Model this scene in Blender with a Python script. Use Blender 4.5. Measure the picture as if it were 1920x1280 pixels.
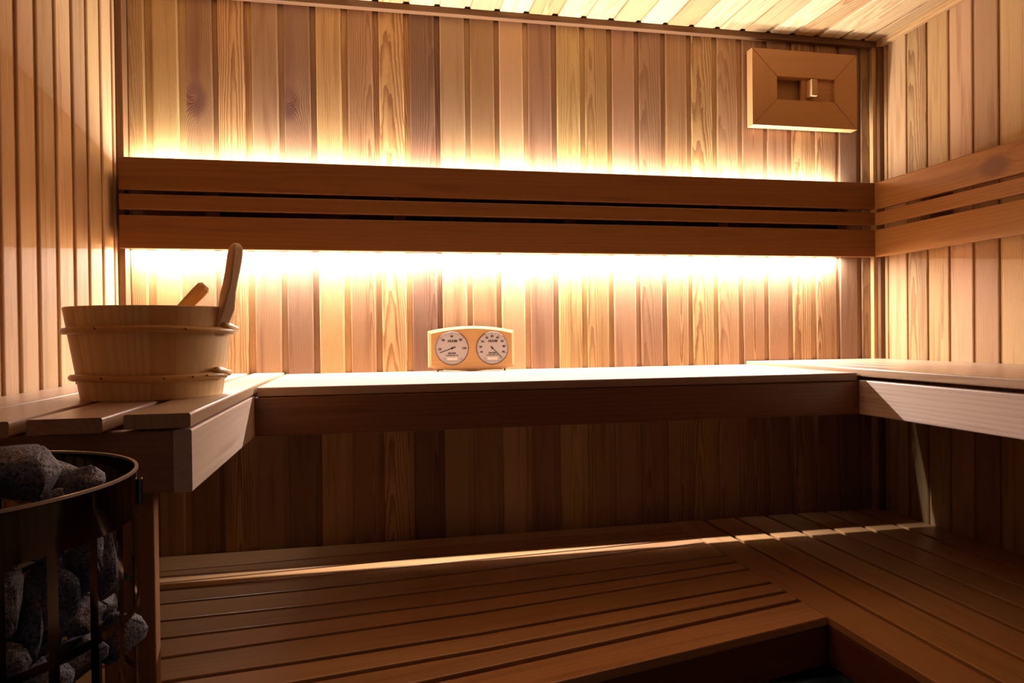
import bpy, bmesh, math, random
from mathutils import Vector, Matrix, noise

# ------------------------------------------------------------------ reset
for o in list(bpy.data.objects):
    bpy.data.objects.remove(o, do_unlink=True)
scene = bpy.context.scene
COL = scene.collection

# ------------------------------------------------------------------ camera
cam = bpy.data.cameras.new('camera')
cam.sensor_width = 36.0
cam.lens = 1330.44 / 1920 * 36.0
cam.clip_start = 0.02
cam_o = bpy.data.objects.new('camera', cam)
_r = Vector((0.9802, -0.1977, -0.0116)).normalized()
_f = Vector((0.1976, 0.9802, -0.0096)).normalized()
_u = _r.cross(_f).normalized()
_f = _u.cross(_r).normalized()
cam_o.matrix_world = Matrix(((_r.x, _u.x, -_f.x, 0), (_r.y, _u.y, -_f.y, 0), (_r.z, _u.z, -_f.z, 1.12), (0, 0, 0, 1)))
COL.objects.link(cam_o)
scene.camera = cam_o

# ------------------------------------------------------------------ light
vs = scene.view_settings
scene.display_settings.display_device = 'sRGB'
vs.view_transform = 'Standard'
vs.look = 'None'
vs.exposure = 0.0
vs.gamma = 1.0
vs.use_curve_mapping = False

world = bpy.data.worlds.new('world')
scene.world = world
world.use_nodes = True
_bg = world.node_tree.nodes['Background']
_bg.inputs[0].default_value = (0.80, 0.86, 1.0, 1)
_bg.inputs[1].default_value = 0.03

LED = (1.0, 0.975, 0.945)

TILT = math.radians(-2)   # the strips lean a little towards the wall

def led_light(name, x0, x1, y, z, width, power, down):
    l = bpy.data.lights.new(name, 'AREA')
    l.shape = 'RECTANGLE'
    l.size = x1 - x0
    l.size_y = width
    l.energy = power
    l.color = LED
    o = bpy.data.objects.new(name, l)
    o.location = ((x0 + x1) / 2, y, z)
    o.rotation_euler = (-TILT, 0, 0) if down else (math.pi + TILT, 0, 0)
    COL.objects.link(o)
    return o

led_light('led_strip_light', -0.70, 1.70, 2.334, 1.392, 0.010, 62.0, True)
led_light('led_strip_light', -0.70, 1.70, 2.331, 1.636, 0.010, 32.0, False)

# ------------------------------------------------------------------ constants (metres)
XL, XR, YB, YF = -0.729, 1.8876, 2.35, -0.50
ZC = 2.194
ZU, ZL = 1.003, 0.45

def lin(c):
    c = c / 255.0
    return c / 12.92 if c <= 0.04045 else ((c + 0.055) / 1.055) ** 2.4

def srgb(r, g, b):
    return (lin(r), lin(g), lin(b))

# ------------------------------------------------------------------ materials
class NT:
    def __init__(self, name):
        self.m = bpy.data.materials.new(name)
        self.m.use_nodes = True
        self.t = self.m.node_tree
        self.b = self.t.nodes['Principled BSDF']

    def n(self, typ, **kw):
        x = self.t.nodes.new(typ)
        for k, v in kw.items():
            setattr(x, k, v)
        return x

    def l(self, a, b):
        self.t.links.new(a, b)

    def put(self, sock, v):
        if hasattr(v, 'is_linked') or isinstance(v, bpy.types.NodeSocket):
            self.l(v, sock)
        else:
            sock.default_value = v

    def math(self, op, a, b=0.0, c=0.0):
        x = self.n('ShaderNodeMath', operation=op)
        self.put(x.inputs[0], a); self.put(x.inputs[1], b); self.put(x.inputs[2], c)
        return x.outputs[0]

    def mul(self, a, s):
        x = self.n('ShaderNodeVectorMath', operation='MULTIPLY')
        self.l(a, x.inputs[0]); x.inputs[1].default_value = s
        return x.outputs[0]

    def noise(self, vec, scale, detail=2.0, rough=0.5):
        x = self.n('ShaderNodeTexNoise')
        self.l(vec, x.inputs['Vector'])
        x.inputs['Scale'].default_value = scale
        x.inputs['Detail'].default_value = detail
        x.inputs['Roughness'].default_value = rough
        return x.outputs['Fac']

    def ramp(self, v, a, b, lo=0.0, hi=1.0):
        x = self.n('ShaderNodeMapRange')
        x.interpolation_type = 'SMOOTHSTEP'
        self.put(x.inputs[0], v)
        x.inputs[1].default_value = a; x.inputs[2].default_value = b
        x.inputs[3].default_value = lo; x.inputs[4].default_value = hi
        return x.outputs[0]

    def mix(self, f, a, b, mode='MIX'):
        x = self.n('ShaderNodeMix', data_type='RGBA', blend_type=mode)
        self.put(x.inputs[0], f); self.put(x.inputs[6], a); self.put(x.inputs[7], b)
        return x.outputs[2]


def wood_material(name, rough=0.55, spec=0.3, bump=0.35, spacing=0.0045, ringdark=0.55, fibre=0.25, streak=0.35):
    """Sawn timber: the board is a slice of a log, 'gc' is its place in that log."""
    w = NT(name)
    gc = w.n('ShaderNodeAttribute', attribute_name='gc').outputs['Vector']
    ta = w.n('ShaderNodeAttribute', attribute_name='tone')
    tone, contrast = ta.outputs['Color'], ta.outputs['Alpha']
    kv = w.n('ShaderNodeAttribute', attribute_name='knot').outputs['Vector']
    ks = w.n('ShaderNodeSeparateXYZ'); w.l(kv, ks.inputs[0])
    gs = w.n('ShaderNodeSeparateXYZ'); w.l(gc, gs.inputs[0])
    n1 = w.noise(w.mul(gc, (1, 1, 0.12)), 22.0, 3.0)
    n2 = w.noise(w.mul(gc, (1, 1, 0.5)), 60.0, 2.0)
    klen = w.math('SQRT', w.math('ADD', w.math('POWER', ks.outputs[0], 2.0),
                                 w.math('POWER', w.math('MULTIPLY', ks.outputs[1], 0.62), 2.0)))
    klen = w.math('ADD', klen, w.math('MULTIPLY', w.math('SUBTRACT', n2, 0.5), 0.006))
    kdef = w.math('MULTIPLY', w.math('EXPONENT', w.math('MULTIPLY', klen, -35.0)), 0.05)
    r = w.math('SQRT', w.math('ADD', w.math('POWER', gs.outputs[0], 2.0), w.math('POWER', gs.outputs[1], 2.0)))
    r = w.math('ADD', r, w.math('MULTIPLY', w.math('SUBTRACT', n1, 0.5), 0.014))
    r = w.math('ADD', r, w.math('MULTIPLY', w.math('SUBTRACT', n2, 0.5), 0.0022))
    r = w.math('ADD', r, kdef)
    f = w.math('FRACT', w.math('DIVIDE', r, spacing))
    ring = w.math('MULTIPLY', w.ramp(f, 0.25, 0.86), w.ramp(f, 1.0, 0.9))
    fib = w.noise(w.mul(gc, (1, 1, 0.014)), 700.0, 3.0, 0.6)
    blot = w.noise(w.mul(gc, (1, 1, 0.06)), 38.0, 2.0)
    dark = w.math('MULTIPLY', ring, w.math('MULTIPLY', contrast, ringdark))
    dark = w.math('ADD', dark, w.math('MULTIPLY', w.math('SUBTRACT', fib, 0.5), fibre))
    dark = w.math('ADD', dark, w.math('MULTIPLY', w.ramp(blot, 0.5, 0.8), streak))
    deep = w.mix(1.0, tone, (0.50, 0.36, 0.27, 1), 'MULTIPLY')
    col = w.mix(w.math('MINIMUM', w.math('MAXIMUM', dark, 0.0), 1.0), tone, deep)
    kf = w.ramp(klen, 0.044, 0.018)
    krings = w.math('MULTIPLY_ADD', w.math('SINE', w.math('MULTIPLY', klen, 2400.0)), 0.12, 0.88)
    kcol = w.n('ShaderNodeVectorMath', operation='SCALE')
    kcol.inputs[0].default_value = srgb(112, 68, 52); w.l(krings, kcol.inputs[3])
    halo = w.math('MULTIPLY', w.ramp(w.math('ABSOLUTE', ks.outputs[0]), 0.024, 0.004),
                  w.math('MULTIPLY', w.ramp(ks.outputs[1], -0.06, 0.0), w.ramp(ks.outputs[1], 0.45, 0.05)))
    col = w.mix(w.math('MULTIPLY', halo, 0.65), col, srgb(118, 72, 52) + (1,))
    col = w.mix(w.math('MULTIPLY', kf, 0.9), col, kcol.outputs[0])
    w.l(col, w.b.inputs['Base Color'])
    w.b.inputs['Roughness'].default_value = rough
    w.b.inputs['Specular IOR Level'].default_value = spec
    bp = w.n('ShaderNodeBump')
    bp.inputs['Strength'].default_value = bump
    bp.inputs['Distance'].default_value = 0.0012
    h = w.math('SUBTRACT', w.math('MULTIPLY', fib, 0.9), w.math('MULTIPLY', ring, w.math('MULTIPLY', contrast, 0.6)))
    w.l(h, bp.inputs['Height'])
    w.l(bp.outputs[0], w.b.inputs['Normal'])
    return w.m


def plain(name, col, rough=0.5, metal=0.0, spec=0.5):
    w = NT(name)
    g = w.n('ShaderNodeTexCoord').outputs['Object']
    n = w.noise(g, 180.0, 2.0)
    c = w.mix(w.ramp(n, 0.3, 0.7, 0.0, 0.18), tuple(col) + (1,), tuple(x * 0.75 for x in col) + (1,))
    w.l(c, w.b.inputs['Base Color'])
    w.b.inputs['Roughness'].default_value = rough
    w.b.inputs['Metallic'].default_value = metal
    w.b.inputs['Specular IOR Level'].default_value = spec
    return w.m


M_WALL = wood_material('cedar_cladding', 0.6, 0.45, 0.6, ringdark=0.85, fibre=0.45, streak=0.6)
M_CEIL = wood_material('pale_cedar_ceiling', 0.6, 0.4, 0.3, ringdark=0.7, fibre=0.4, streak=0.4)
M_BENCH = wood_material('smooth_bench_timber', 0.32, 0.5, 0.10, spacing=0.011, ringdark=0.26, fibre=0.3, streak=0.4)
M_PINE = wood_material('pale_pine', 0.45, 0.35, 0.05, spacing=0.012, ringdark=0.28, fibre=0.08, streak=0.15)
M_CASE = wood_material('alder_case', 0.5, 0.3, 0.08, spacing=0.006, ringdark=0.25, fibre=0.15, streak=0.15)
M_STEEL = plain('polished_dark_steel', (0.20, 0.19, 0.19), 0.08, 1.0)
M_RIM = plain('bright_steel_edge', (0.75, 0.72, 0.70), 0.3, 1.0)
M_BLACK = plain('black_steel', (0.01, 0.01, 0.012), 0.6)
M_ALU = plain('aluminium_channel', (0.6, 0.6, 0.6), 0.4, 1.0)
M_INK = plain('black_print', (0.02, 0.015, 0.015), 0.6)
M_GREYINK = plain('grey_print', (0.22, 0.19, 0.19), 0.6)
M_BRASS = plain('dark_needle', (0.03, 0.02, 0.02), 0.4)
M_WINDOW = plain('pale_dial_panel', srgb(228, 220, 222), 0.5)
M_DIAL = plain('satin_dial_plate', srgb(188, 180, 190), 0.45, 0.0)
M_BEZEL = plain('dark_dial_ring', srgb(110, 84, 78), 0.6, 0.0)


def stone_material():
    w = NT('peridotite_stone')
    g = w.n('ShaderNodeTexCoord').outputs['Object']
    a = w.noise(g, 330.0, 3.0, 0.7)
    b = w.noise(g, 45.0, 3.0)
    v = w.n('ShaderNodeTexVoronoi'); w.l(g, v.inputs['Vector']); v.inputs['Scale'].default_value = 420.0
    c = w.mix(w.ramp(b, 0.35, 0.7), srgb(98, 94, 108) + (1,), srgb(146, 138, 146) + (1,))
    c = w.mix(w.ramp(a, 0.5, 0.36), c, srgb(46, 44, 54) + (1,))
    c = w.mix(w.ramp(a, 0.6, 0.72), c, srgb(200, 190, 185) + (1,))
    w.l(c, w.b.inputs['Base Color'])
    w.b.inputs['Roughness'].default_value = 0.8
    bp = w.n('ShaderNodeBump'); bp.inputs['Strength'].default_value = 0.7; bp.inputs['Distance'].default_value = 0.002
    w.l(w.math('ADD', a, w.math('MULTIPLY', v.outputs['Distance'], 0.5)), bp.inputs['Height'])
    w.l(bp.outputs[0], w.b.inputs['Normal'])
    return w.m


M_STONE = stone_material()


def floor_material():
    w = NT('dark_floor_tile')
    g = w.n('ShaderNodeTexCoord').outputs['Object']
    br = w.n('ShaderNodeTexBrick'); w.l(g, br.inputs['Vector'])
    br.offset = 0.0
    br.inputs['Color1'].default_value = (0.035, 0.033, 0.032, 1)
    br.inputs['Color2'].default_value = (0.045, 0.042, 0.04, 1)
    br.inputs['Mortar'].default_value = (0.02, 0.02, 0.02, 1)
    br.inputs['Scale'].default_value = 1.0
    br.inputs['Mortar Size'].default_value = 0.003
    br.inputs['Brick Width'].default_value = 0.3
    br.inputs['Row Height'].default_value = 0.3
    w.l(br.outputs['Color'], w.b.inputs['Base Color'])
    w.b.inputs['Roughness'].default_value = 0.5
    return w.m


M_FLOOR = floor_material()

# ------------------------------------------------------------------ mesh building
class MB:
    """Collects board-like pieces with their grain coordinates and tone."""
    def __init__(self):
        self.v = []; self.f = []; self.gc = []; self.tone = []; self.knot = []

    def loft(self, rings, local, grain, tone, knot=None, closed=True, cap=True):
        """rings: 3-D points per station; local: (across, along, out) for the same points."""
        u0, d0, tilt, off = grain
        base = len(self.v); n = len(rings[0])
        for R, L in zip(rings, local):
            for P, (a, b, c) in zip(R, L):
                self.v.append(tuple(P))
                self.gc.append((a - u0, d0 + c + tilt * b, b + off))
                self.tone.append(tone)
                self.knot.append((a - knot[0], b - knot[1], 0.0) if knot else (9.0, 9.0, 0.0))
        m = n if closed else n - 1
        for s in range(len(rings) - 1):
            for i in range(m):
                j = (i + 1) % n
                self.f.append((base + s * n + i, base + s * n + j, base + (s + 1) * n + j, base + (s + 1) * n + i))
        if cap and closed:
            self.f.append(tuple(base + i for i in reversed(range(n))))
            self.f.append(tuple(base + (len(rings) - 1) * n + i for i in range(n)))

    def prism(self, prof, O, U, V, W, v0, v1, grain, tone, knot=None, closed=True):
        O, U, V, W = Vector(O), Vector(U), Vector(V), Vector(W)
        rings, loc = [], []
        for v in (v0, v1):
            rings.append([O + U * a + V * v + W * c for a, c in prof])
            loc.append([(a, v, c) for a, c in prof])
        self.loft(rings, loc, grain, tone, knot, closed)

    def build(self, name, mat, parent=None, smooth=False):
        me = bpy.data.meshes.new(name)
        me.from_pydata(self.v, [], self.f)
        bm = bmesh.new(); bm.from_mesh(me)
        bmesh.ops.recalc_face_normals(bm, faces=bm.faces)
        bm.to_mesh(me); bm.free()
        a = me.attributes.new('gc', 'FLOAT_VECTOR', 'POINT'); a.data.foreach_set('vector', [x for p in self.gc for x in p])
        a = me.attributes.new('knot', 'FLOAT_VECTOR', 'POINT'); a.data.foreach_set('vector', [x for p in self.knot for x in p])
        a = me.attributes.new('tone', 'FLOAT_COLOR', 'POINT'); a.data.foreach_set('color', [x for p in self.tone for x in p])
        me.materials.append(mat)
        if smooth:
            for p in me.polygons:
                p.use_smooth = True
        return link(name, me, parent)


def link(name, me, parent=None):
    o = bpy.data.objects.new(name, me)
    COL.objects.link(o)
    if parent is not None:
        o.parent = parent
        o.matrix_parent_inverse = Matrix.Translation(-parent.location)
    return o


def mesh_obj(name, bm, mat, parent=None, smooth=False):
    me = bpy.data.meshes.new(name)
    bm.to_mesh(me); bm.free()
    me.materials.append(mat)
    if smooth:
        for p in me.polygons:
            p.use_smooth = True
    return link(name, me, parent)


def thing(name, loc, label, cat, group=None):
    o = bpy.data.objects.new(name, None)
    o.empty_display_size = 0.05
    o.location = loc
    COL.objects.link(o)
    tag(o, label, cat, group)
    return o


def tag(o, label, cat, group=None):
    o['label'] = label; o['category'] = cat
    if group:
        o['group'] = group
    return o


def struct(o):
    o['kind'] = 'structure'
    return o


RNG = random.Random(7)

def grain(flat=None):
    """Random slice of a log: flat-sawn shows arches, quarter-sawn straight lines."""
    if flat is None:
        flat = RNG.random() < 0.5
    if flat:
        return (RNG.uniform(-0.03, 0.03), RNG.uniform(0.012, 0.04), RNG.choice((-1, 1)) * RNG.uniform(0.008, 0.03), RNG.uniform(0, 40))
    return (RNG.choice((-1, 1)) * RNG.uniform(0.1, 0.3), RNG.uniform(0.0, 0.05), RNG.uniform(-0.012, 0.012), RNG.uniform(0, 40))


def rect_prof(a0, a1, c0, c1, ch=0.003):
    k = ch * 0.3
    return [(a0 + ch, c0), (a1 - ch, c0), (a1 - k, c0 + k), (a1, c0 + ch), (a1, c1 - ch), (a1 - k, c1 - k), (a1 - ch, c1),
            (a0 + ch, c1), (a0 + k, c1 - k), (a0, c1 - ch), (a0, c0 + ch), (a0 + k, c0 + k)]


def slat_tone(lo=0.9, hi=1.08, base=(206, 170, 142), c=0.7):
    k = RNG.uniform(lo, hi) * 0.74
    b = srgb(*base)
    return (b[0] * k, b[1] * k * RNG.uniform(0.98, 1.04), b[2] * k * RNG.uniform(0.92, 1.04), c)


def slat(name, parent, x0, x1, y0, y1, z0, z1, axis, mat=None, tone=None, ch=0.003, knot=None, flat=None):
    """One sawn board, its grain along the given axis; knot = (across, along)."""
    b = MB()
    tone = tone or slat_tone()
    g = grain(flat)
    if axis == 'X':
        if (y1 - y0) >= (z1 - z0):
            b.prism(rect_prof(y0, y1, z0, z1, ch), (0, 0, 0), (0, 1, 0), (1, 0, 0), (0, 0, 1), x0, x1, (g[0] + (y0 + y1) / 2, g[1] - z0, g[2], g[3]), tone, knot)
        else:
            b.prism(rect_prof(z0, z1, y0, y1, ch), (0, 0, 0), (0, 0, 1), (1, 0, 0), (0, 1, 0), x0, x1, (g[0] + (z0 + z1) / 2, g[1] - y0, g[2], g[3]), tone, knot)
    elif axis == 'Y':
        if (x1 - x0) >= (z1 - z0):
            b.prism(rect_prof(x0, x1, z0, z1, ch), (0, 0, 0), (1, 0, 0), (0, 1, 0), (0, 0, 1), y0, y1, (g[0] + (x0 + x1) / 2, g[1] - z0, g[2], g[3]), tone, knot)
        else:
            b.prism(rect_prof(z0, z1, x0, x1, ch), (0, 0, 0), (0, 0, 1), (0, 1, 0), (1, 0, 0), y0, y1, (g[0] + (z0 + z1) / 2, g[1] - x0, g[2], g[3]), tone, knot)
    else:
        if (x1 - x0) >= (y1 - y0):
            b.prism(rect_prof(x0, x1, y0, y1, ch), (0, 0, 0), (1, 0, 0), (0, 0, 1), (0, 1, 0), z0, z1, (g[0] + (x0 + x1) / 2, g[1] - y0, g[2], g[3]), tone, knot)
        else:
            b.prism(rect_prof(y0, y1, x0, x1, ch), (0, 0, 0), (0, 1, 0), (0, 0, 1), (1, 0, 0), z0, z1, (g[0] + (y0 + y1) / 2, g[1] - x0, g[2], g[3]), tone, knot)
    return b.build(name, mat or M_BENCH, parent)


# ------------------------------------------------------------------ clad walls and ceiling
def cladding(name, mat, boards, O, U, V, W, v0, v1, tones, knots=None, depth=0.007, chl=0.0045, chr_=0.006, flats=None):
    """boards: (start, end) along U; W points out of the wall. Each board carries the rebate beyond its end."""
    b = MB()
    knots = knots or {}
    for i, (s, e) in enumerate(boards):
        nx = boards[i + 1][0] if i + 1 < len(boards) else e + 0.012
        prof = [(s, -depth), (s, -0.0028), (s + chl * 0.4, -0.0008), (s + chl, 0.0), (e - chr_, 0.0), (e - chr_ * 0.3, -0.0012), (e, -0.0035), (e, -depth), (nx, -depth), (nx, -0.02), (s, -0.02)]
        g = grain(flats.get(i) if flats else None)
        g = (g[0] + (s + e) / 2, g[1], g[2], g[3])
        b.prism(prof, O, U, V, W, v0, v1, g, tones[i % len(tones)], knots.get(i))
    return b.build(name, mat)


def T(r, g, b, c=0.8):
    x = srgb(r, g, b)
    v = (x[1] / 0.33) ** 0.55
    return (x[0] * 0.62 * v, x[1] * 0.63 * v, x[2] * 0.51 * v, c)


bs = [-0.7093, -0.6391, -0.5433, -0.4486, -0.349, -0.2518, -0.1537, -0.0555, 0.0435, 0.1424, 0.2413, 0.3418, 0.4404, 0.5397, 0.6398,
      0.7405, 0.838, 0.937, 1.0357, 1.1338, 1.2325, 1.3305, 1.4301, 1.5291, 1.6251, 1.7226, 1.8147]
be = [-0.6598, -0.564, -0.465, -0.3705, -0.2696, -0.1718, -0.0756, 0.0247, 0.1234, 0.2245, 0.3239, 0.4231, 0.5222, 0.6209, 0.7223,
      0.8195, 0.9203, 1.0186, 1.1165, 1.2138, 1.3116, 1.4131, 1.5096, 1.6054, 1.7114, 1.7989, 1.872]
back_tones = [T(205, 158, 108, .5), T(212, 168, 118, .4), T(196, 146, 108, .9), T(222, 168, 120, 1), T(200, 152, 120, .6), T(190, 140, 112, .9),
              T(224, 174, 124, .9), T(206, 150, 112, .8), T(222, 168, 118, 1), T(176, 124, 98, .7), T(202, 156, 120, .4), T(200, 150, 110, .5),
              T(222, 172, 136, .4), T(198, 146, 118, .5), T(216, 172, 120, .5), T(208, 158, 108, .8), T(206, 152, 122, .4), T(194, 142, 110, .6),
              T(210, 158, 114, 1), T(216, 168, 118, 1), T(210, 158, 120, .5), T(206, 152, 116, 1), T(204, 152, 120, .9), T(214, 164, 120, 1),
              T(208, 156, 118, 1), T(182, 136, 112, .4), T(190, 145, 112, .6)]
back = cladding('wall_back', M_WALL, list(zip(bs, be)), (0, YB, 0), (1, 0, 0), (0, 0, 1), (0, -1, 0), 0.0, 2.20, back_tones,
                knots={2: (-0.516, 1.858), 5: (-0.240, 1.862)},
                flats={3: True, 8: True, 18: True, 19: True, 21: True, 23: True, 12: False, 13: False, 16: False, 10: False, 25: False, 2: False, 5: False})
struct(back)

def run(joints, lo, hi, gap):
    """boards between groove centres, along increasing coordinate"""
    js = sorted(joints)
    while js[0] > lo + 0.05:
        js.insert(0, js[0] - 0.0963)
    js = [j for j in js if j > lo + 0.02]
    ed = [lo] + js + [hi]
    return [(ed[i] + (gap / 2 if i else 0), ed[i + 1] - (gap / 2 if i + 2 < len(ed) else 0)) for i in range(len(ed) - 1)]

LJ = [2.283, 2.188, 2.0865, 1.9893, 1.8879, 1.7863, 1.6924, 1.6161]
RJ = [2.3007, 2.2054, 2.1106, 2.0171, 1.9212, 1.8261, 1.7300]
lt = [T(214, 170, 134, c) for c in (.4, .5, .3)] + [T(206, 164, 126, .5), T(218, 176, 140, .4), T(200, 158, 126, .5), T(210, 170, 130, .6)]
rt = [T(218, 172, 134, .4), T(210, 162, 120, .5), T(222, 178, 132, .6), T(206, 156, 118, .5), T(220, 170, 136, .4), T(212, 166, 118, .5), T(200, 156, 112, .9)]
struct(cladding('wall_left', M_WALL, run(LJ, YF, YB, 0.018), (XL, 0, 0), (0, 1, 0), (0, 0, 1), (1, 0, 0), 0.0, 2.20, lt))
struct(cladding('wall_right', M_WALL, run(RJ, YF, YB, 0.012), (XR, 0, 0), (0, 1, 0), (0, 0, 1), (-1, 0, 0), 0.0, 2.20, rt))
ct = [T(218, 186, 152, .7), T(212, 176, 140, .9), T(224, 196, 166, .6), T(212, 168, 126, .9), T(220, 190, 158, .7)]
ceil = cladding('ceiling', M_CEIL, [(XL, -0.659)] + [(s, e) for s, e in zip(bs[1:], be[1:])][:-1] + [(1.8147, XR)], (0, 0, ZC), (1, 0, 0), (0, 1, 0), (0, 0, -1), YF, YB, ct)
struct(ceil)

bm = bmesh.new()
bmesh.ops.create_cube(bm, size=1.0, matrix=Matrix.Translation(((XL + XR) / 2, (YF + YB) / 2, -0.02)) @ Matrix.Diagonal((XR - XL + 0.04, YB - YF + 0.04, 0.04, 1)))
struct(mesh_obj('floor', bm, M_FLOOR))

TT = T(164, 110, 68, .5)
TP = T(222, 174, 128, .4)
n_trim = [0]
def trim(x0, x1, y0, y1, z0, z1, axis, tone=TT, ch=0.002):
    n_trim[0] += 1
    return struct(slat('trim_%d' % n_trim[0], None, x0, x1, y0, y1, z0, z1, axis, M_WALL, tone, ch))

trim(XL, XR, YB - 0.024, YB, 2.172, ZC, 'X')                       # cornice along the back wall
trim(XR - 0.024, XR, YF, YB - 0.024, 2.172, ZC, 'Y', TP)           # cornice along the right wall
trim(XL, XL + 0.024, YF, YB - 0.024, 2.172, ZC, 'Y', TP)
trim(XL, -0.7085, YB - 0.045, YB, 0.0, 2.172, 'Z')                 # corner strips
trim(1.8505, 1.868, YB - 0.018, YB, 0.0, 2.172, 'Z', TP)
trim(1.868, XR, YB - 0.032, YB, 0.0, 2.172, 'Z')

# ------------------------------------------------------------------ backrests
KB = (140, 88, 44)  # same wood as the right backrest, darkened to carry its shade
br = thing('backrest', (0.52, 2.239, 1.382), 'long shaded wooden backrest of three slats on the back wall, glowing above and below', 'backrest')
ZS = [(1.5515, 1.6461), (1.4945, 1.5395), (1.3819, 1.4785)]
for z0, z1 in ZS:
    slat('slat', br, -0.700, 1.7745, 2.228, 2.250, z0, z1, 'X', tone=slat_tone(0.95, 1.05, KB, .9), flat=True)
for x in (-0.45, 0.1, 0.65, 1.2, 1.66):
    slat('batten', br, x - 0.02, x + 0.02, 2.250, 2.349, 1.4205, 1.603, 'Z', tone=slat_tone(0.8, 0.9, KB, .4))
for z in (1.4055, 1.603):  # unseen rails, added to keep strip light out of the slat gaps
    slat('light_stop_rail', br, -0.700, 1.7745, 2.2505, 2.349, z, z + 0.015, 'X', tone=slat_tone(0.8, 0.9, KB, .4), ch=0.001)
for z in (1.3945, 1.6185):
    slat('light_channel', br, -0.70, 1.70, 2.324, 2.344, z, z + 0.0105, 'X', mat=M_ALU, ch=0.001)

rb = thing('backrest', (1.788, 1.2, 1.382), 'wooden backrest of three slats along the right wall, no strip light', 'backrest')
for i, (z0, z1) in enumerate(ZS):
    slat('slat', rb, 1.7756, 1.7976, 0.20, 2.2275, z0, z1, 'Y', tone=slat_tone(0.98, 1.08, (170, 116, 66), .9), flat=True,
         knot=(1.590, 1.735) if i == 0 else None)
for y in (0.4, 0.95, 1.5, 2.02):
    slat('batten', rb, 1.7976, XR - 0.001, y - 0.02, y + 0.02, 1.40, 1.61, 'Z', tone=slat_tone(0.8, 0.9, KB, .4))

# ------------------------------------------------------------------ upper benches
TH = 0.022
def fascia_tone():
    return slat_tone(0.95, 1.05, (192, 142, 104), .8)

ub = thing('sauna_bench', (0.535, 2.05, 0.8875), 'upper wooden bench along the back wall with brightly lit seat and shaded front board', 'bench')
for y0, y1 in ((1.7453, 1.860), (1.866, 1.979), (1.985, 2.099), (2.105, 2.2265), (2.2515, 2.3495)):
    slat('seat_slat', ub, -0.258, 1.3300, y0, y1, ZU - TH, ZU, 'X', tone=slat_tone())
slat('front_board', ub, -0.2646, 1.336, 1.7453, 1.7713, 0.8875, 0.9795, 'X', tone=slat_tone(0.9, 0.95, (160, 104, 66), .8), flat=True)  # bench wood with the shade of the front put into its tone
for x in (-0.2, 0.53, 1.27):
    slat('support_beam', ub, x - 0.02, x + 0.02, 1.7713, 2.35, 0.9, ZU - TH, 'Y', tone=fascia_tone())

LZ = ZU + 0.005
lb = thing('sauna_bench', (-0.497, 1.75, 0.0), 'short upper bench on the left wall with four boards, under the bucket', 'bench')
for x0, x1, ye in ((-0.3575, -0.2646, 1.141), (-0.4745, -0.3765, 1.113), (-0.597, -0.4895, 1.098), (-0.727, -0.602, 1.09)):
    slat('seat_slat', lb, x0, x1, ye, 2.349, LZ - TH, LZ, 'Y', tone=slat_tone(0.95, 1.08))
slat('side_board', lb, -0.2910, -0.2646, 1.1465, 1.7435, 0.8875, LZ - TH - 0.003, 'Y', tone=slat_tone(1.25, 1.3, (228, 198, 182), .4))
slat('end_board', lb, -0.728, -0.2915, 1.1475, 1.1715, 0.8875, LZ - TH - 0.003, 'X', tone=fascia_tone(), flat=True)
slat('end_post', lb, -0.40, -0.3265, 1.1725, 1.1985, 0.0, 0.8875, 'Z', tone=slat_tone(0.95, 1.0, (190, 134, 94), .4))
slat('support_beam', lb, -0.70, -0.2915, 1.4, 1.44, 0.9, LZ - TH, 'X', tone=fascia_tone())
slat('support_beam', lb, -0.70, -0.2915, 2.2, 2.24, 0.9, LZ - TH, 'X', tone=fascia_tone())

RZ = ZU + 0.012
rbn = thing('sauna_bench', (1.61, 1.2, 0.8875), 'upper bench along the right wall, meeting the back bench in the corner', 'bench')
for k in range(5):
    x0 = 1.336 + k * 0.1102
    slat('seat_slat', rbn, x0, x0 + (0.1072 if k < 4 else 0.1095), 0.30, 2.347, RZ - TH, RZ, 'Y', tone=slat_tone(0.98, 1.08))
slat('side_board', rbn, 1.336, 1.362, 0.32, 1.7440, 0.8875, RZ - TH - 0.010, 'Y', tone=slat_tone(1.05, 1.1, (232, 206, 190), .8), flat=True)
for y in (0.6, 1.2, 2.25):
    slat('support_beam', rbn, 1.3625, 1.886, y - 0.02, y + 0.02, 0.9, RZ - TH, 'X', tone=fascia_tone())

# ------------------------------------------------------------------ lower benches
ST = [1.0445, 0.24, -0.15, -0.5, -0.722]
EDGE = [  # front-to-back lines of the slats at those stations
    (1.482, 1.294, 1.210, 1.140, 1.10), (1.590, 1.405, 1.320, 1.250, 1.205), (1.652, 1.490, 1.427, 1.375, 1.345),
    (1.7196, 1.573, 1.519, 1.478, 1.455), (1.833, 1.692, 1.641, 1.593, 1.570), (1.894, 1.776, 1.734, 1.703, 1.688),
    (1.961, 1.874, 1.832, 1.811, 1.800), (2.095, 1.986, 1.949, 1.930, 1.920), (2.1456, 2.088, 2.058, 2.038, 2.028),
    (2.2137, 2.163, 2.130, 2.100, 2.085), (2.284, 2.250, 2.225, 2.205, 2.195), (2.351, 2.351, 2.351, 2.351, 2.351)]
LT = (204, 150, 104)
lo = thing('sauna_bench', (0.2, 1.8, 0.0), 'lower slatted bench running along the back wall below the front board', 'bench')
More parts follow.
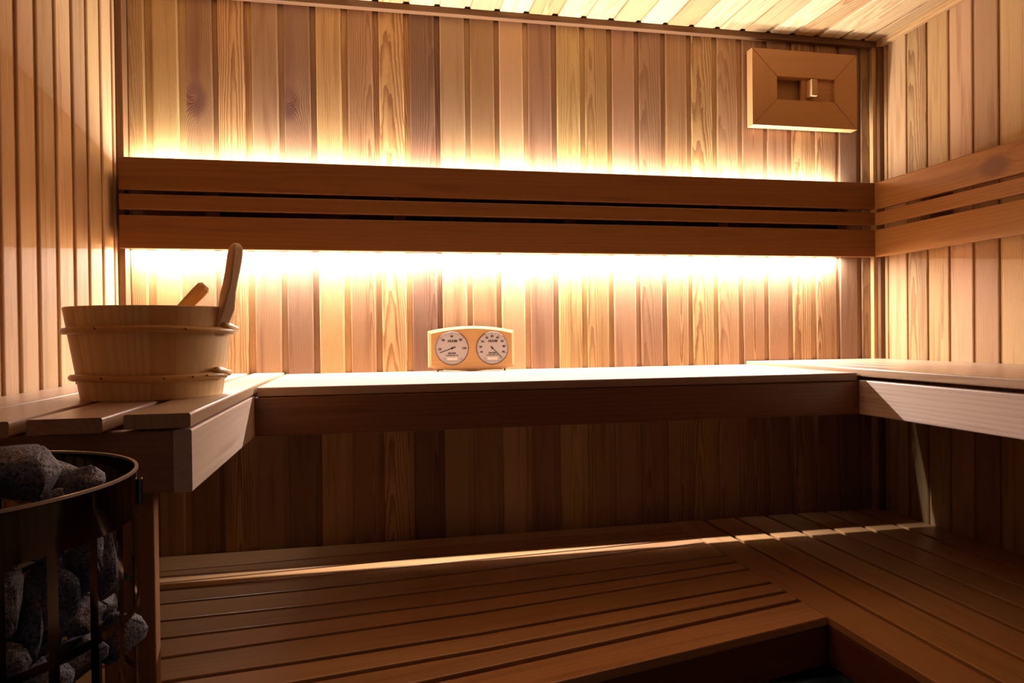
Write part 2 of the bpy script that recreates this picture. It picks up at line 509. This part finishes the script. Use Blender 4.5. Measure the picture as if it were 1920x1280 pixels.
for k in range(11):
    gap = (0.019, 0.018, 0.016, 0.015, 0.014, 0.013, 0.013, 0.012, 0.011, 0.010, 0.009)[k]
    n = 3 if k < 1 else 5
    b = MB(); rings = []; loc = []
    g = grain(True)
    for i in range(n):
        x = ST[i] if not (k < 1 and i == 2) else -0.32
        ya, yb = EDGE[k][i] + (gap / 2 if k else 0), EDGE[k + 1][i] - gap / 2
        if k < 1 and i == 2:
            t_ = (-0.32 - ST[1]) / (ST[2] - ST[1])
            ya = (EDGE[k][1] * (1 - t_) + EDGE[k][2] * t_) + (gap / 2 if k else 0)
            yb = (EDGE[k + 1][1] * (1 - t_) + EDGE[k + 1][2] * t_) - gap / 2
        pr = rect_prof(0, yb - ya, ZL - TH, ZL, 0.003)
        rings.append([(x, ya + a, c) for a, c in pr])
        loc.append([(a, x, c - ZL) for a, c in pr])
    b.loft(rings, loc, (g[0] + 0.04, g[1], g[2], g[3]), slat_tone(1.0, 1.32, LT, .7))
    b.build('seat_slat', M_BENCH, lo)
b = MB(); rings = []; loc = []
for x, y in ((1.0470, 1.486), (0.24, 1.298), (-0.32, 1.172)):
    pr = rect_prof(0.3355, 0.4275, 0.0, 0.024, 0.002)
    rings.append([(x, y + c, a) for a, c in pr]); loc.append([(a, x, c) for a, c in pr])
b.loft(rings, loc, (0.38, 0.03, 0.015, 3.0), slat_tone(0.7, 0.75, (160, 100, 62), .6))  # tone lowered to paint in the shade below the seat
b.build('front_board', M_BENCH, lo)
for x, y0 in ((0.95, 1.505), (0.3, 1.345), (-0.17, 1.245)):
    slat('support_beam', lo, x - 0.02, x + 0.02, y0, 2.349, 0.35, ZL - TH, 'Y', tone=fascia_tone())
    slat('leg', lo, x - 0.02, x + 0.02, y0 + 0.1, y0 + 0.14, 0.0, 0.35, 'Z', tone=fascia_tone())
    slat('leg', lo, x - 0.02, x + 0.02, 2.22, 2.26, 0.0, 0.35, 'Z', tone=fascia_tone())

lr = thing('sauna_bench', (1.46, 1.2, 0.0), 'lower slatted bench along the right wall, boards running towards the viewer', 'bench')
XE = [1.0492, 1.1654, 1.2905, 1.4102, 1.5302, 1.6492, 1.7737, 1.8876]
for k in range(7):
    slat('seat_slat', lr, XE[k] + (0.0075 if k else 0), XE[k + 1] - (0.0075 if k < 6 else 0.001), 0.25, 2.348, ZL - TH, ZL, 'Y', tone=slat_tone(1.0, 1.25, LT, .7))
slat('front_board', lr, 1.0495, 1.0735, 0.27, 1.482, 0.3355, 0.4275, 'Y', tone=slat_tone(0.7, 0.75, (160, 100, 62), .6))  # shade put into this board's colour too
for y in (0.5, 1.3, 2.2):
    slat('support_beam', lr, 1.075, 1.886, y - 0.02, y + 0.02, 0.35, ZL - TH, 'X', tone=fascia_tone())
    slat('leg', lr, 1.08, 1.12, y - 0.02, y + 0.02, 0.0, 0.35, 'Z', tone=fascia_tone())

# ------------------------------------------------------------------ air vent
VY0, VY1 = 2.306, 2.342
av = thing('air_vent', (1.555, YB, 1.856), 'square mitred wooden air vent high on the back wall with sliding shutter', 'vent')
OX0, OX1, OZ0, OZ1 = 1.3455, 1.7655, 1.855, 2.1285
IX0, IX1, IZ0, IZ1 = 1.4430, 1.6740, 1.9510, 2.0330

def mitre(name, a0, a1, b1, b0, vert):
    """a0,a1: outer corners, b0,b1: inner corners (x,z); a small gap shows the mitre."""
    b = MB()
    pts = [a0, a1, b1, b0]
    cx = sum(p[0] for p in pts) / 4; cz = sum(p[1] for p in pts) / 4
    q = [(cx + (p[0] - cx) * 0.9965, cz + (p[1] - cz) * 0.998) for p in pts]
    qi = [(cx + (p[0] - cx) * 0.987, cz + (p[1] - cz) * 0.975) for p in pts]
    g = grain(False)
    f = (lambda p, y: (p[0], p[1], y)) if vert else (lambda p, y: (p[1], p[0], y))
    rings = [[(p[0], VY1, p[1]) for p in q], [(p[0], VY0 + 0.0015, p[1]) for p in q], [(p[0], VY0, p[1]) for p in qi]]
    loc = [[f(p, VY1) for p in q], [f(p, VY0) for p in q], [f(p, VY0) for p in qi]]
    b.loft(rings, loc, (g[0] + (cx if vert else cz), g[1] - VY0, g[2], g[3]), slat_tone(0.98, 1.04, (200, 146, 92), .35))
    return b.build(name, M_CASE, av)

mitre('frame_board', (OX0, OZ1), (OX1, OZ1), (IX1, IZ1), (IX0, IZ1), False)
mitre('frame_board', (OX0, OZ0), (OX1, OZ0), (IX1, IZ0), (IX0, IZ0), False)
mitre('frame_board', (OX0, OZ0), (OX0, OZ1), (IX0, IZ1), (IX0, IZ0), True)
mitre('frame_board', (OX1, OZ0), (OX1, OZ1), (IX1, IZ1), (IX1, IZ0), True)
slat('back_panel', av, OX0 + 0.03, OX1 - 0.03, 2.342, YB, OZ0 + 0.03, OZ1 - 0.03, 'Z', mat=M_CASE, tone=slat_tone(0.9, 0.95, (185, 132, 84), .5), ch=0.001)
sp = slat('sliding_shutter', av, 1.5480, IX1 + 0.012, 2.318, 2.330, IZ0 - 0.006, IZ1 + 0.006, 'X', mat=M_CASE, tone=slat_tone(1, 1, (196, 142, 88), .9), ch=0.001)
kn = slat('knob', None, 1.5660, 1.5890, 2.284, 2.3175, 1.9640, 2.0230, 'Z', mat=M_CASE, tone=slat_tone(1, 1, (206, 156, 108), .3), ch=0.0015)
kn.parent = sp
kn.matrix_parent_inverse = sp.matrix_world.inverted()
kn.matrix_parent_inverse = Matrix.Translation(-Vector(av.location)) @ Matrix.Translation(Vector(av.location))

# ------------------------------------------------------------------ thermometer and hygrometer
GY = 2.290
tg = thing('thermometer_hygrometer', (0.326, 2.305, ZU), 'twin dial thermometer and hygrometer in a pale wooden case on the back bench', 'thermometer')
GX0, GX1 = 0.1875, 0.4695
def case_outline(ins=0.0, n=20):
    x0, x1 = GX0 + ins, GX1 - ins
    pts = []
    for i in range(n + 1):
        t = i / n; x = x0 + (x1 - x0) * t; s = 1 - (2 * t - 1) ** 2
        pts.append((x, 1.0165 + ins - 0.0125 * s))
    for i in range(n + 1):
        t = 1 - i / n; x = x0 + (x1 - x0) * t; s = 1 - (2 * t - 1) ** 2
        pts.append((x, 1.1340 - ins + 0.0160 * s))
    return pts
b = MB()
stations = [(2.316, 0.0), (GY + 0.004, 0.0), (GY, 0.0085)]
rings = [[(x, y, z) for x, z in case_outline(i)] for y, i in stations]
loc = [[(z, x, y) for x, z in case_outline(i)] for y, i in stations]
b.loft(rings, loc, (1.02, -2.27, 0.0, 2.0), srgb(204, 160, 112) + (.5,))
b.build('case', M_CASE, tg)
for x in (0.218, 0.438):
    slat('foot', tg, x - 0.003, x + 0.003, 2.298, 2.304, ZU, 1.014, 'Z', mat=M_CASE, tone=T(200, 160, 110, .2), ch=0.0005)

def disc(name, mat, cx, cz, y0, y1, r, parent, seg=56, bev=0.0):
    bm = bmesh.new()
    prof = [(y1, r), (y0 + bev, r), (y0, r - bev)] if bev else [(y1, r), (y0, r)]
    rr = []
    for y, q in prof:
        rr.append([bm.verts.new((cx + q * math.cos(a), y, cz + q * math.sin(a))) for a in (2 * math.pi * i / seg for i in range(seg))])
    for A, B in zip(rr, rr[1:]):
        for i in range(seg):
            bm.faces.new((A[i], A[(i + 1) % seg], B[(i + 1) % seg], B[i]))
    bm.faces.new(rr[-1]); bm.faces.new(list(reversed(rr[0])))
    bmesh.ops.recalc_face_normals(bm, faces=bm.faces)
    return mesh_obj(name, bm, mat, parent)

def ring_mesh(name, mat, cx, cz, y0, y1, ri, ro, parent, seg=56):
    bm = bmesh.new()
    prof = [(ri, y1), (ro, y1), (ro, y0 + 0.001), (ro - 0.001, y0), (ri, y0)]
    rr = [[bm.verts.new((cx + q * math.cos(a), y, cz + q * math.sin(a))) for q, y in prof] for a in (2 * math.pi * i / seg for i in range(seg))]
    for i in range(seg):
        A, B = rr[i], rr[(i + 1) % seg]
        for k in range(len(prof)):
            j = (k + 1) % len(prof)
            bm.faces.new((A[k], A[j], B[j], B[k]))
    bmesh.ops.recalc_face_normals(bm, faces=bm.faces)
    return mesh_obj(name, bm, mat, parent)

def text_geo(bm, s, size, x, z, y, rot=0.0, bold=0.0, shear=0.0):
    cu = bpy.data.curves.new('t', 'FONT')
    cu.body = s; cu.size = size; cu.align_x = 'CENTER'; cu.align_y = 'CENTER'
    cu.offset = bold; cu.extrude = 0.00015; cu.resolution_u = 3; cu.shear = shear
    o = bpy.data.objects.new('t', cu)
    COL.objects.link(o)
    bpy.context.view_layer.update()
    me = bpy.data.meshes.new_from_object(o.evaluated_get(bpy.context.evaluated_depsgraph_get()))
    bpy.data.objects.remove(o); bpy.data.curves.remove(cu)
    me.transform(Matrix.Translation((x, y, z)) @ Matrix.Rotation(math.pi / 2, 4, 'X') @ Matrix.Rotation(rot, 4, 'Z'))
    bm.from_mesh(me)
    bpy.data.meshes.remove(me)

def bar(bm, x0, z0, x1, z1, w, y, t=0.0003):
    d = Vector((x1 - x0, 0, z1 - z0)); n = Vector((-d.z, 0, d.x)).normalized() * w / 2
    P = [Vector((x0, y, z0)) - n, Vector((x1, y, z1)) - n, Vector((x1, y, z1)) + n, Vector((x0, y, z0)) + n]
    A = [bm.verts.new(p) for p in P]; B = [bm.verts.new(p + Vector((0, -t, 0))) for p in P]
    bm.faces.new(B); bm.faces.new(list(reversed(A)))
    for i in range(4):
        bm.faces.new((A[i], A[(i + 1) % 4], B[(i + 1) % 4], B[i]))

def gauge(cx, cz, R, numbers, word, unit, top, needle_deg, tail):
    d = disc('dial', M_DIAL, cx, cz, GY - 0.0008, GY + 0.0035, R - 0.002, tg)
    yy = GY - 0.0011
    ring_mesh('bezel', M_BEZEL, cx, cz, GY - 0.003, GY + 0.003, R - 0.0022, R, d)
    bm = bmesh.new()
    for s, deg in numbers:
        a = math.radians(deg)
        text_geo(bm, s, 0.0095, cx + math.cos(a) * R * 0.72, cz + math.sin(a) * R * 0.72, yy, 0, 0.0004)
        bar(bm, cx + math.cos(a) * R * 0.855, cz + math.sin(a) * R * 0.855, cx + math.cos(a) * R * 0.925, cz + math.sin(a) * R * 0.925, 0.0011, yy)
    degs = [n[1] for n in numbers]
    for d0, d1 in zip(degs, degs[1:]):
        a = math.radians((d0 + d1) / 2)
        bar(bm, cx + math.cos(a) * R * 0.88, cz + math.sin(a) * R * 0.88, cx + math.cos(a) * R * 0.92, cz + math.sin(a) * R * 0.92, 0.0008, yy)
    text_geo(bm, top, 0.0105, cx + 0.001, cz + R * 0.43, yy, 0, 0.0005, 0.25)
    text_geo(bm, 'SAUNA', 0.0078, cx, cz - R * 0.29, yy, 0, 0.00035)
    text_geo(bm, word, 0.0058, cx, cz - R * 0.42, yy, 0, 0.0001)
    mesh_obj('scale_print', bm, M_INK, d)
    bm = bmesh.new()
    bar(bm, cx - R * 0.3, cz - R * 0.62, cx + R * 0.3, cz - R * 0.62, R * 0.15, yy + 0.0001)
    mesh_obj('display_panel', bm, M_WINDOW, d)
    bm = bmesh.new()
    text_geo(bm, unit, 0.0085, cx - R * 0.47, cz - R * 0.62, yy, 0, 0.0)
    text_geo(bm, '120' if unit[-1] == 'C' else '100', 0.0085, cx + R * 0.5, cz - R * 0.62, yy, 0, 0.0)
    bar(bm, cx - R * 0.48, cz - R * 0.76, cx + R * 0.5, cz - R * 0.76, 0.0006, yy)
    mesh_obj('fine_print', bm, M_GREYINK, d)
    bm = bmesh.new()
    a = math.radians(needle_deg); c, s = math.cos(a), math.sin(a); yn = GY - 0.0022
    bar(bm, cx - c * R * tail, cz - s * R * tail, cx + c * R * 0.78, cz + s * R * 0.78, 0.0021, yn)
    bar(bm, cx - c * R * tail, cz - s * R * tail, cx - c * R * 0.02, cz - s * R * 0.02, 0.0034, yn - 0.0001)
    q = bmesh.ops.create_cone(bm, cap_ends=True, segments=20, radius1=0.0034, radius2=0.003, depth=0.0024, matrix=Matrix.Translation((cx, yn + 0.0002, cz)) @ Matrix.Rotation(math.pi / 2, 4, 'X'))
    bmesh.ops.recalc_face_normals(bm, faces=bm.faces)
    mesh_obj('needle', bm, M_BRASS, d)

gauge(0.2633, 1.0777, 0.0545, [('20', 183), ('40', 137), ('60', 91), ('80', 44), ('100', 0)], 'THERMOMETER', '°C', 'HUUM', 199, 0.22)
gauge(0.3957, 1.0767, 0.0540, [('10', 198), ('20', 173), ('30', 146), ('40', 118), ('50', 91), ('60', 63), ('70', 34), ('80', 8), ('90', -19)], 'HYGROMETER', '%', 'HUUM', -45, 0.15)

# ------------------------------------------------------------------ bucket and ladle
BX, BY = -0.415, 1.505
BZ = LZ
bk = thing('sauna_bucket', (BX, BY, BZ), 'pale pine sauna bucket with two cane hoops standing on the left bench', 'bucket')
BH, RB, RT = 0.172, 0.125, 0.1515
HA = math.radians(-14)   # direction of the tall stave

def bucket_body():
    b = MB()
    N = 20
    seg = 6
    for k in range(N):
        g = grain(k % 3 != 0)
        kk = RNG.uniform(0.93, 1.06)
        base = (248, 212, 154) if k % 4 else (234, 188, 124)
        tone = tuple(c * kk for c in srgb(*base)) + (RNG.uniform(.3, .9),)
        a0 = 2 * math.pi * (k + 0.5) / N + HA; a1 = a0 + 2 * math.pi / N
        rings, loc = [], []
        for z, ro, ri in ((0.0, RB - 0.001, RB - 0.012), (0.0015, RB, RB - 0.013), (BH - 0.0015, RT, RT - 0.013), (BH, RT - 0.0015, RT - 0.0115)):
            R_, L_ = [], []
            for i in range(seg + 1):
                a = a0 + (a1 - a0) * i / seg
                R_.append((BX + ro * math.cos(a), BY + ro * math.sin(a), BZ + z)); L_.append((ro * (a - (a0 + a1) / 2), z, 0))
            for i in reversed(range(seg + 1)):
                a = a0 + (a1 - a0) * i / seg
                R_.append((BX + ri * math.cos(a), BY + ri * math.sin(a), BZ + z)); L_.append((ri * (a - (a0 + a1) / 2), z, 0.012))
            rings.append(R_); loc.append(L_)
        b.loft(rings, loc, g, tone)
    return b.build('staves', M_PINE, bk)

bucket_body()
bm = bmesh.new()
bmesh.ops.create_cone(bm, cap_ends=True, segments=48, radius1=RB - 0.008, radius2=RB - 0.007, depth=0.014, matrix=Matrix.Translation((BX, BY, BZ + 0.019)))
mesh_obj('bottom_board', bm, plain('pine_board', srgb(205, 155, 100), 0.6), bk)

M_CANE = plain('varnished_cane', srgb(226, 176, 112), 0.3)
M_NOTCH = plain('dark_cane_node', srgb(70, 40, 22), 0.7)

def tube(bm, pts, rad, seg=10):
    rr = []
    n = len(pts)
    for i, p in enumerate(pts):
        t = (pts[min(i + 1, n - 1)] - pts[max(i - 1, 0)]).normalized()
        s = t.cross(Vector((0, 0, 1))).normalized(); q = s.cross(t)
        r = rad(i / (n - 1)) if callable(rad) else rad
        rr.append([bm.verts.new(p + (s * math.cos(2 * math.pi * k / seg) + q * math.sin(2 * math.pi * k / seg)) * r) for k in range(seg)])
    for A, B in zip(rr, rr[1:]):
        for k in range(seg):
            bm.faces.new((A[k], A[(k + 1) % seg], B[(k + 1) % seg], B[k]))
    bm.faces.new(list(reversed(rr[0]))); bm.faces.new(rr[-1])

def hoop(z, ha, notches, wob):
    R0 = RB + (RT - RB) * z / BH
    bm = bmesh.new()
    pts = []
    n = 96
    for i in range(n + 1):
        t = i / n
        a = ha + (t * 1.06 - 0.03) * 2 * math.pi
        lift = 0.0
        if t < 0.06: lift = 0.011 * (1 - t / 0.06)
        if t > 0.94: lift = -0.004 * (t - 0.94) / 0.06
        out = 0.0065 + (0.004 * (1 - t / 0.06) if t < 0.06 else 0)
        rr = R0 + out
        pts.append(Vector((BX + rr * math.cos(a), BY + rr * math.sin(a), BZ + z + lift + wob * math.sin(3 * a + z * 50))))
    tube(bm, pts, lambda t: 0.0066 + 0.0006 * math.sin(40 * t) - (0.003 if t < 0.01 or t > 0.99 else 0))
    bmesh.ops.recalc_face_normals(bm, faces=bm.faces)
    h = mesh_obj('hoop', bm, M_CANE, bk, True)
    for deg in notches:
        bm = bmesh.new()
        a = math.radians(deg); rr = R0 + 0.0128
        m = Matrix.Translation((BX + rr * math.cos(a), BY + rr * math.sin(a), BZ + z + wob * math.sin(3 * a + z * 50) + 0.001)) @ Matrix.Rotation(a, 4, 'Z') @ Matrix.Rotation(0.9, 4, 'X')
        bmesh.ops.create_uvsphere(bm, u_segments=10, v_segments=6, radius=1.0, matrix=m @ Matrix.Diagonal((0.0012, 0.0011, 0.0030, 1)))
        mesh_obj('node_mark', bm, M_NOTCH, h, True)

hoop(0.129, math.radians(-14), (-110, -55, 20), 0.0016)
hoop(0.041, math.radians(-18), (-110, -68, -48, -36), 0.0018)

def bucket_handle():
    """tall stave: wide board bent outwards and up, thick and rounded at its top"""
    b = MB()
    ha = math.radians(-42)
    er = Vector((math.cos(ha), math.sin(ha), 0)); et = Vector((-math.sin(ha), math.cos(ha), 0))
    st = [  # height above the bench, x of the inner face, thickness, half width
        (0.116, -0.2880, 0.0085, 0.012), (0.142, -0.2805, 0.0125, 0.0135), (0.1669, -0.2742, 0.0175, 0.0145), (0.1848, -0.2735, 0.0210, 0.0125), (0.1987, -0.2724, 0.0232, 0.0108),
        (0.2120, -0.2695, 0.0232, 0.0103), (0.2265, -0.2664, 0.0225, 0.0103), (0.2420, -0.2630, 0.0217, 0.0110), (0.2573, -0.2603, 0.0210, 0.0118),
        (0.2700, -0.2582, 0.0204, 0.0124), (0.2790, -0.2566, 0.0190, 0.0120), (0.2860, -0.2552, 0.0165, 0.0108), (0.2910, -0.2535, 0.0125, 0.0085), (0.2945, -0.2510, 0.0060, 0.0050)]
    rings, loc = [], []
    for z, xx, th, hw in st:
        pr = rect_prof(-hw, hw, 0, th, min(0.004, th * 0.28, hw * 0.4))
        rings.append([Vector((xx, 1.452, BZ + z)) + et * p + er * c for p, c in pr])
        loc.append([(p, z, c) for p, c in pr])
    b.loft(rings, loc, (0.01, 0.03, 0.05, 5.0), srgb(244, 208, 168) + (.5,))
    return b.build('handle', M_PINE, bk)

bucket_handle()

ld = thing('ladle', (-0.44, 1.52, BZ + 0.06), 'wooden ladle leaning inside the bucket, octagonal handle showing over the rim', 'ladle')
b = MB()
P0 = Vector((-0.418, 1.512, BZ + 0.112)); P1 = Vector((-0.3170, 1.506, 1.2255))
d = (P1 - P0).normalized(); s = d.cross(Vector((0, 1, 0))).normalized(); q = s.cross(d)
rings, loc = [], []
L = (P1 - P0).length
for t, r in ((0, 0.0085), (0.85 * L, 0.0138), (0.96 * L, 0.0134), (L, 0.0085)):
    rings.append([P0 + d * t + (s * math.cos(a) + q * math.sin(a)) * r for a in (math.pi / 8 + k * math.pi / 4 for k in range(8))])
    loc.append([(r * math.cos(k), t, r * math.sin(k)) for k in (math.pi / 8 + j * math.pi / 4 for j in range(8))])
b.loft(rings, loc, (0.0, 0.02, 0.05, 1.0), srgb(232, 180, 104) + (.4,))
b.build('handle', M_PINE, ld)
bm = bmesh.new()
bmesh.ops.create_uvsphere(bm, u_segments=24, v_segments=12, radius=0.04)
bmesh.ops.delete(bm, geom=[f for f in bm.faces if f.calc_center_median().z > 0.005], context='FACES')
geo = bmesh.ops.solidify(bm, geom=bm.faces[:], thickness=0.004)
bm.transform(Matrix.Translation((-0.437, 1.513, BZ + 0.100)))
mesh_obj('bowl', bm, plain('ladle_wood', srgb(205, 150, 90), 0.5), ld, True)

# ------------------------------------------------------------------ heater and stones
SX, SY, SR, SH = -0.4165, 0.735, 0.19, 0.99
ht = thing('sauna_heater', (SX, SY, 0.0), 'round steel sauna heater with cut-out windows, heaped with stones, at left', 'heater')

def casing():
    """sheet steel tube with rows of window cut-outs"""
    n = 29
    step = 2 * math.pi / n
    a_first = math.radians(-32.7)
    open_w = math.radians(9.5)
    zs = [0.06]
    rows = []
    z = 0.946
    while z - 0.0845 > 0.10:
        rows.append((z - 0.0845, z)); z -= 0.0925
    bm = bmesh.new()
    zl = sorted(set([0.06, SH] + [round(v, 5) for r in rows for v in r]))
    al = []
    for k in range(n):
        s0 = a_first + k * step           # bar from s0 to s0 + bar
        bw = step - open_w
        for t in (0.0, 0.5):
            al.append((s0 + bw * t, True))
        for t in (0.0, 0.25, 0.5, 0.75):
            al.append((s0 + bw + open_w * t, False))
    V = [[bm.verts.new((SX + SR * math.cos(a), SY + SR * math.sin(a), z)) for z in zl] for a, _ in al]
    for i, (a, isbar) in enumerate(al):
        A, B = V[i], V[(i + 1) % len(al)]
        for j in range(len(zl) - 1):
            zm = (zl[j] + zl[j + 1]) / 2
            hole = (not isbar) and any(r[0] < zm < r[1] for r in rows)
            if not hole:
                bm.faces.new((A[j], B[j], B[j + 1], A[j + 1]))
    bmesh.ops.solidify(bm, geom=bm.faces[:], thickness=0.0022)
    bmesh.ops.recalc_face_normals(bm, faces=bm.faces)
    o = mesh_obj('casing', bm, M_STEEL, ht)
    for p in o.data.polygons:
        p.use_smooth = abs(p.normal.z) < 0.1
    o.data.set_sharp_from_angle(angle=math.radians(35))
    return o

cs = casing()
bm = bmesh.new()
rr = []
for i in range(96):
    a = 2 * math.pi * i / 96
    rr.append([bm.verts.new((SX + q * math.cos(a), SY + q * math.sin(a), z)) for q, z in ((SR + 0.0006, SH - 0.0015), (SR + 0.0006, SH + 0.001), (SR - 0.0026, SH + 0.001), (SR - 0.0026, SH - 0.0015))])
for i in range(96):
    A, B = rr[i], rr[(i + 1) % 96]
    for k in range(4):
        bm.faces.new((A[k], A[(k + 1) % 4], B[(k + 1) % 4], B[k]))
bmesh.ops.recalc_face_normals(bm, faces=bm.faces)
mesh_obj('rim', bm, M_RIM, ht)
bm = bmesh.new()
bmesh.ops.create_cone(bm, cap_ends=True, segments=48, radius1=0.122, radius2=0.122, depth=0.86, matrix=Matrix.Translation((SX, SY, 0.49)))
mesh_obj('dark_core', bm, M_BLACK, ht)  # black filler added to close the view through, stands for the dark inside
bm = bmesh.new()
bmesh.ops.create_cone(bm, cap_ends=True, segments=64, radius1=SR - 0.004, radius2=SR - 0.004, depth=0.06, matrix=Matrix.Translation((SX, SY, 0.03)))
mesh_obj('base', bm, M_BLACK, ht)
a = math.radians(14)
bm = bmesh.new()
bmesh.ops.create_cube(bm, size=1.0, matrix=Matrix.Translation((SX + (SR + 0.0022) * math.cos(a), SY + (SR + 0.0022) * math.sin(a), 0.966)) @ Matrix.Rotation(a, 4, 'Z') @ Matrix.Diagonal((0.0045, 0.012, 0.026, 1)))
bmesh.ops.bevel(bm, geom=bm.edges[:], offset=0.001, segments=1, affect='EDGES')
mesh_obj('clip', bm, M_STEEL, ht)

def stone(az, dist, z, sx, sy, sz, seed, label, yaw=0.0, group=None):
    r = random.Random(seed)
    bm = bmesh.new()
    for _ in range(16):
        p = Vector((r.gauss(0, 1), r.gauss(0, 1), r.gauss(0, 1))).normalized()
        bm.verts.new(Vector((p.x * sx, p.y * sy, p.z * sz)) * r.uniform(0.93, 1.08))
    res = bmesh.ops.convex_hull(bm, input=bm.verts[:])
    bmesh.ops.delete(bm, geom=[v for v in bm.verts if not v.link_faces], context='VERTS')
    bmesh.ops.bevel(bm, geom=bm.edges[:], offset=min(sx, sy, sz) * 0.16, segments=2, affect='EDGES', clamp_overlap=True)
    bmesh.ops.triangulate(bm, faces=bm.faces[:])
    for _ in range(2):
        bmesh.ops.subdivide_edges(bm, edges=[e for e in bm.edges if e.calc_length() > 0.007], cuts=1, use_grid_fill=True)
        bmesh.ops.triangulate(bm, faces=[f for f in bm.faces if len(f.verts) > 3])
    for v in bm.verts:
        nn = noise.noise(v.co * 28 + Vector((seed, 0, 0))) * 0.004 + noise.noise(v.co * 90 + Vector((0, seed, 0))) * 0.0014
        v.co += v.co.normalized() * nn
    me_z = min(v.co.z for v in bm.verts)
    o = mesh_obj('stone', bm, M_STONE, None, True)
    a = math.radians(az)
    o.location = (SX + dist * math.cos(a), SY + dist * math.sin(a), z)
    o.rotation_euler = (0, 0, a + yaw)
    tag(o, label, 'stone', group or 'heater stones')
    return o

# heaped on top
stone(-24, 0.122, 1.004, 0.042, 0.046, 0.031, 11, 'largest grey stone heaped highest at the left of the heater top')
stone(2, 0.152, 0.982, 0.021, 0.023, 0.020, 23, 'small blue-grey stone on the heater top, touching the front rim right of the largest')
stone(55, 0.128, 0.968, 0.040, 0.040, 0.026, 31, 'dark stone at the back of the heater top, low behind the largest one')
stone(24, 0.132, 0.955, 0.036, 0.030, 0.022, 37, 'low dark stone at the right inside of the heater rim')
stone(-62, 0.135, 0.970, 0.034, 0.038, 0.030, 41, 'stone at the very left edge of the photo, on the front of the heater top')
# behind the windows: column angles -37.7, -25.3, -12.7, -2
stone(-37.7, 0.155, 0.9490, 0.0260, 0.0319, 0.0148, 51, 'narrow grey stone at the top of the left window of the upper row')
stone(-37.7, 0.155, 0.9080, 0.0290, 0.0366, 0.0319, 53, 'broad grey stone filling the middle of the left window of the upper row')
stone(-38.5, 0.155, 0.8640, 0.0270, 0.0354, 0.0182, 57, 'pale-edged stone at the bottom of the left window of the upper row')
stone(-22.0, 0.155, 0.9420, 0.0260, 0.0212, 0.0160, 61, 'dark stone at the top of the second window from the left')
stone(-23.0, 0.156, 0.8930, 0.0260, 0.0236, 0.0376, 67, 'tall rounded stone in the second window from the left')
stone(-30.4, 0.157, 0.8800, 0.0220, 0.0118, 0.0274, 71, 'slim upright stone at the left side of the second window')
stone(-26.5, 0.156, 0.8330, 0.0260, 0.0283, 0.0217, 73, 'pale stone in the lower row of windows, second column')
stone(-10.5, 0.158, 0.9220, 0.0250, 0.0236, 0.0365, 79, 'dark glittering stone in the third window from the left')
stone(-12.8, 0.160, 0.8720, 0.0250, 0.0248, 0.0194, 83, 'violet-grey stone at the foot of the third window')
stone(-12.0, 0.158, 0.8290, 0.0270, 0.0260, 0.0262, 89, 'grey stone in the lower row of windows, third column')
stone(2.5, 0.160, 0.9080, 0.0240, 0.0201, 0.0456, 97, 'narrow tall stone in the rightmost window of the upper row')
stone(4.0, 0.177, 0.8330, 0.0240, 0.0283, 0.0296, 101, 'stone bulging out of the heater side below the clip at right')
stone(-39.0, 0.155, 0.8270, 0.0280, 0.0378, 0.0217, 103, 'stone in the lower row of windows, left column at the bottom edge')
# deeper stones glimpsed between the bars on the far right of the heater
for k, (az, z) in enumerate(((18, 0.905), (22, 0.855), (38, 0.89), (40, 0.835), (60, 0.87))):
    stone(az, 0.150, z, 0.026, 0.030, 0.026, 120 + k, 'dark stone deep in the heater, glimpsed through the rightmost window bars', 0.0, 'deep stones at the right of the heater')
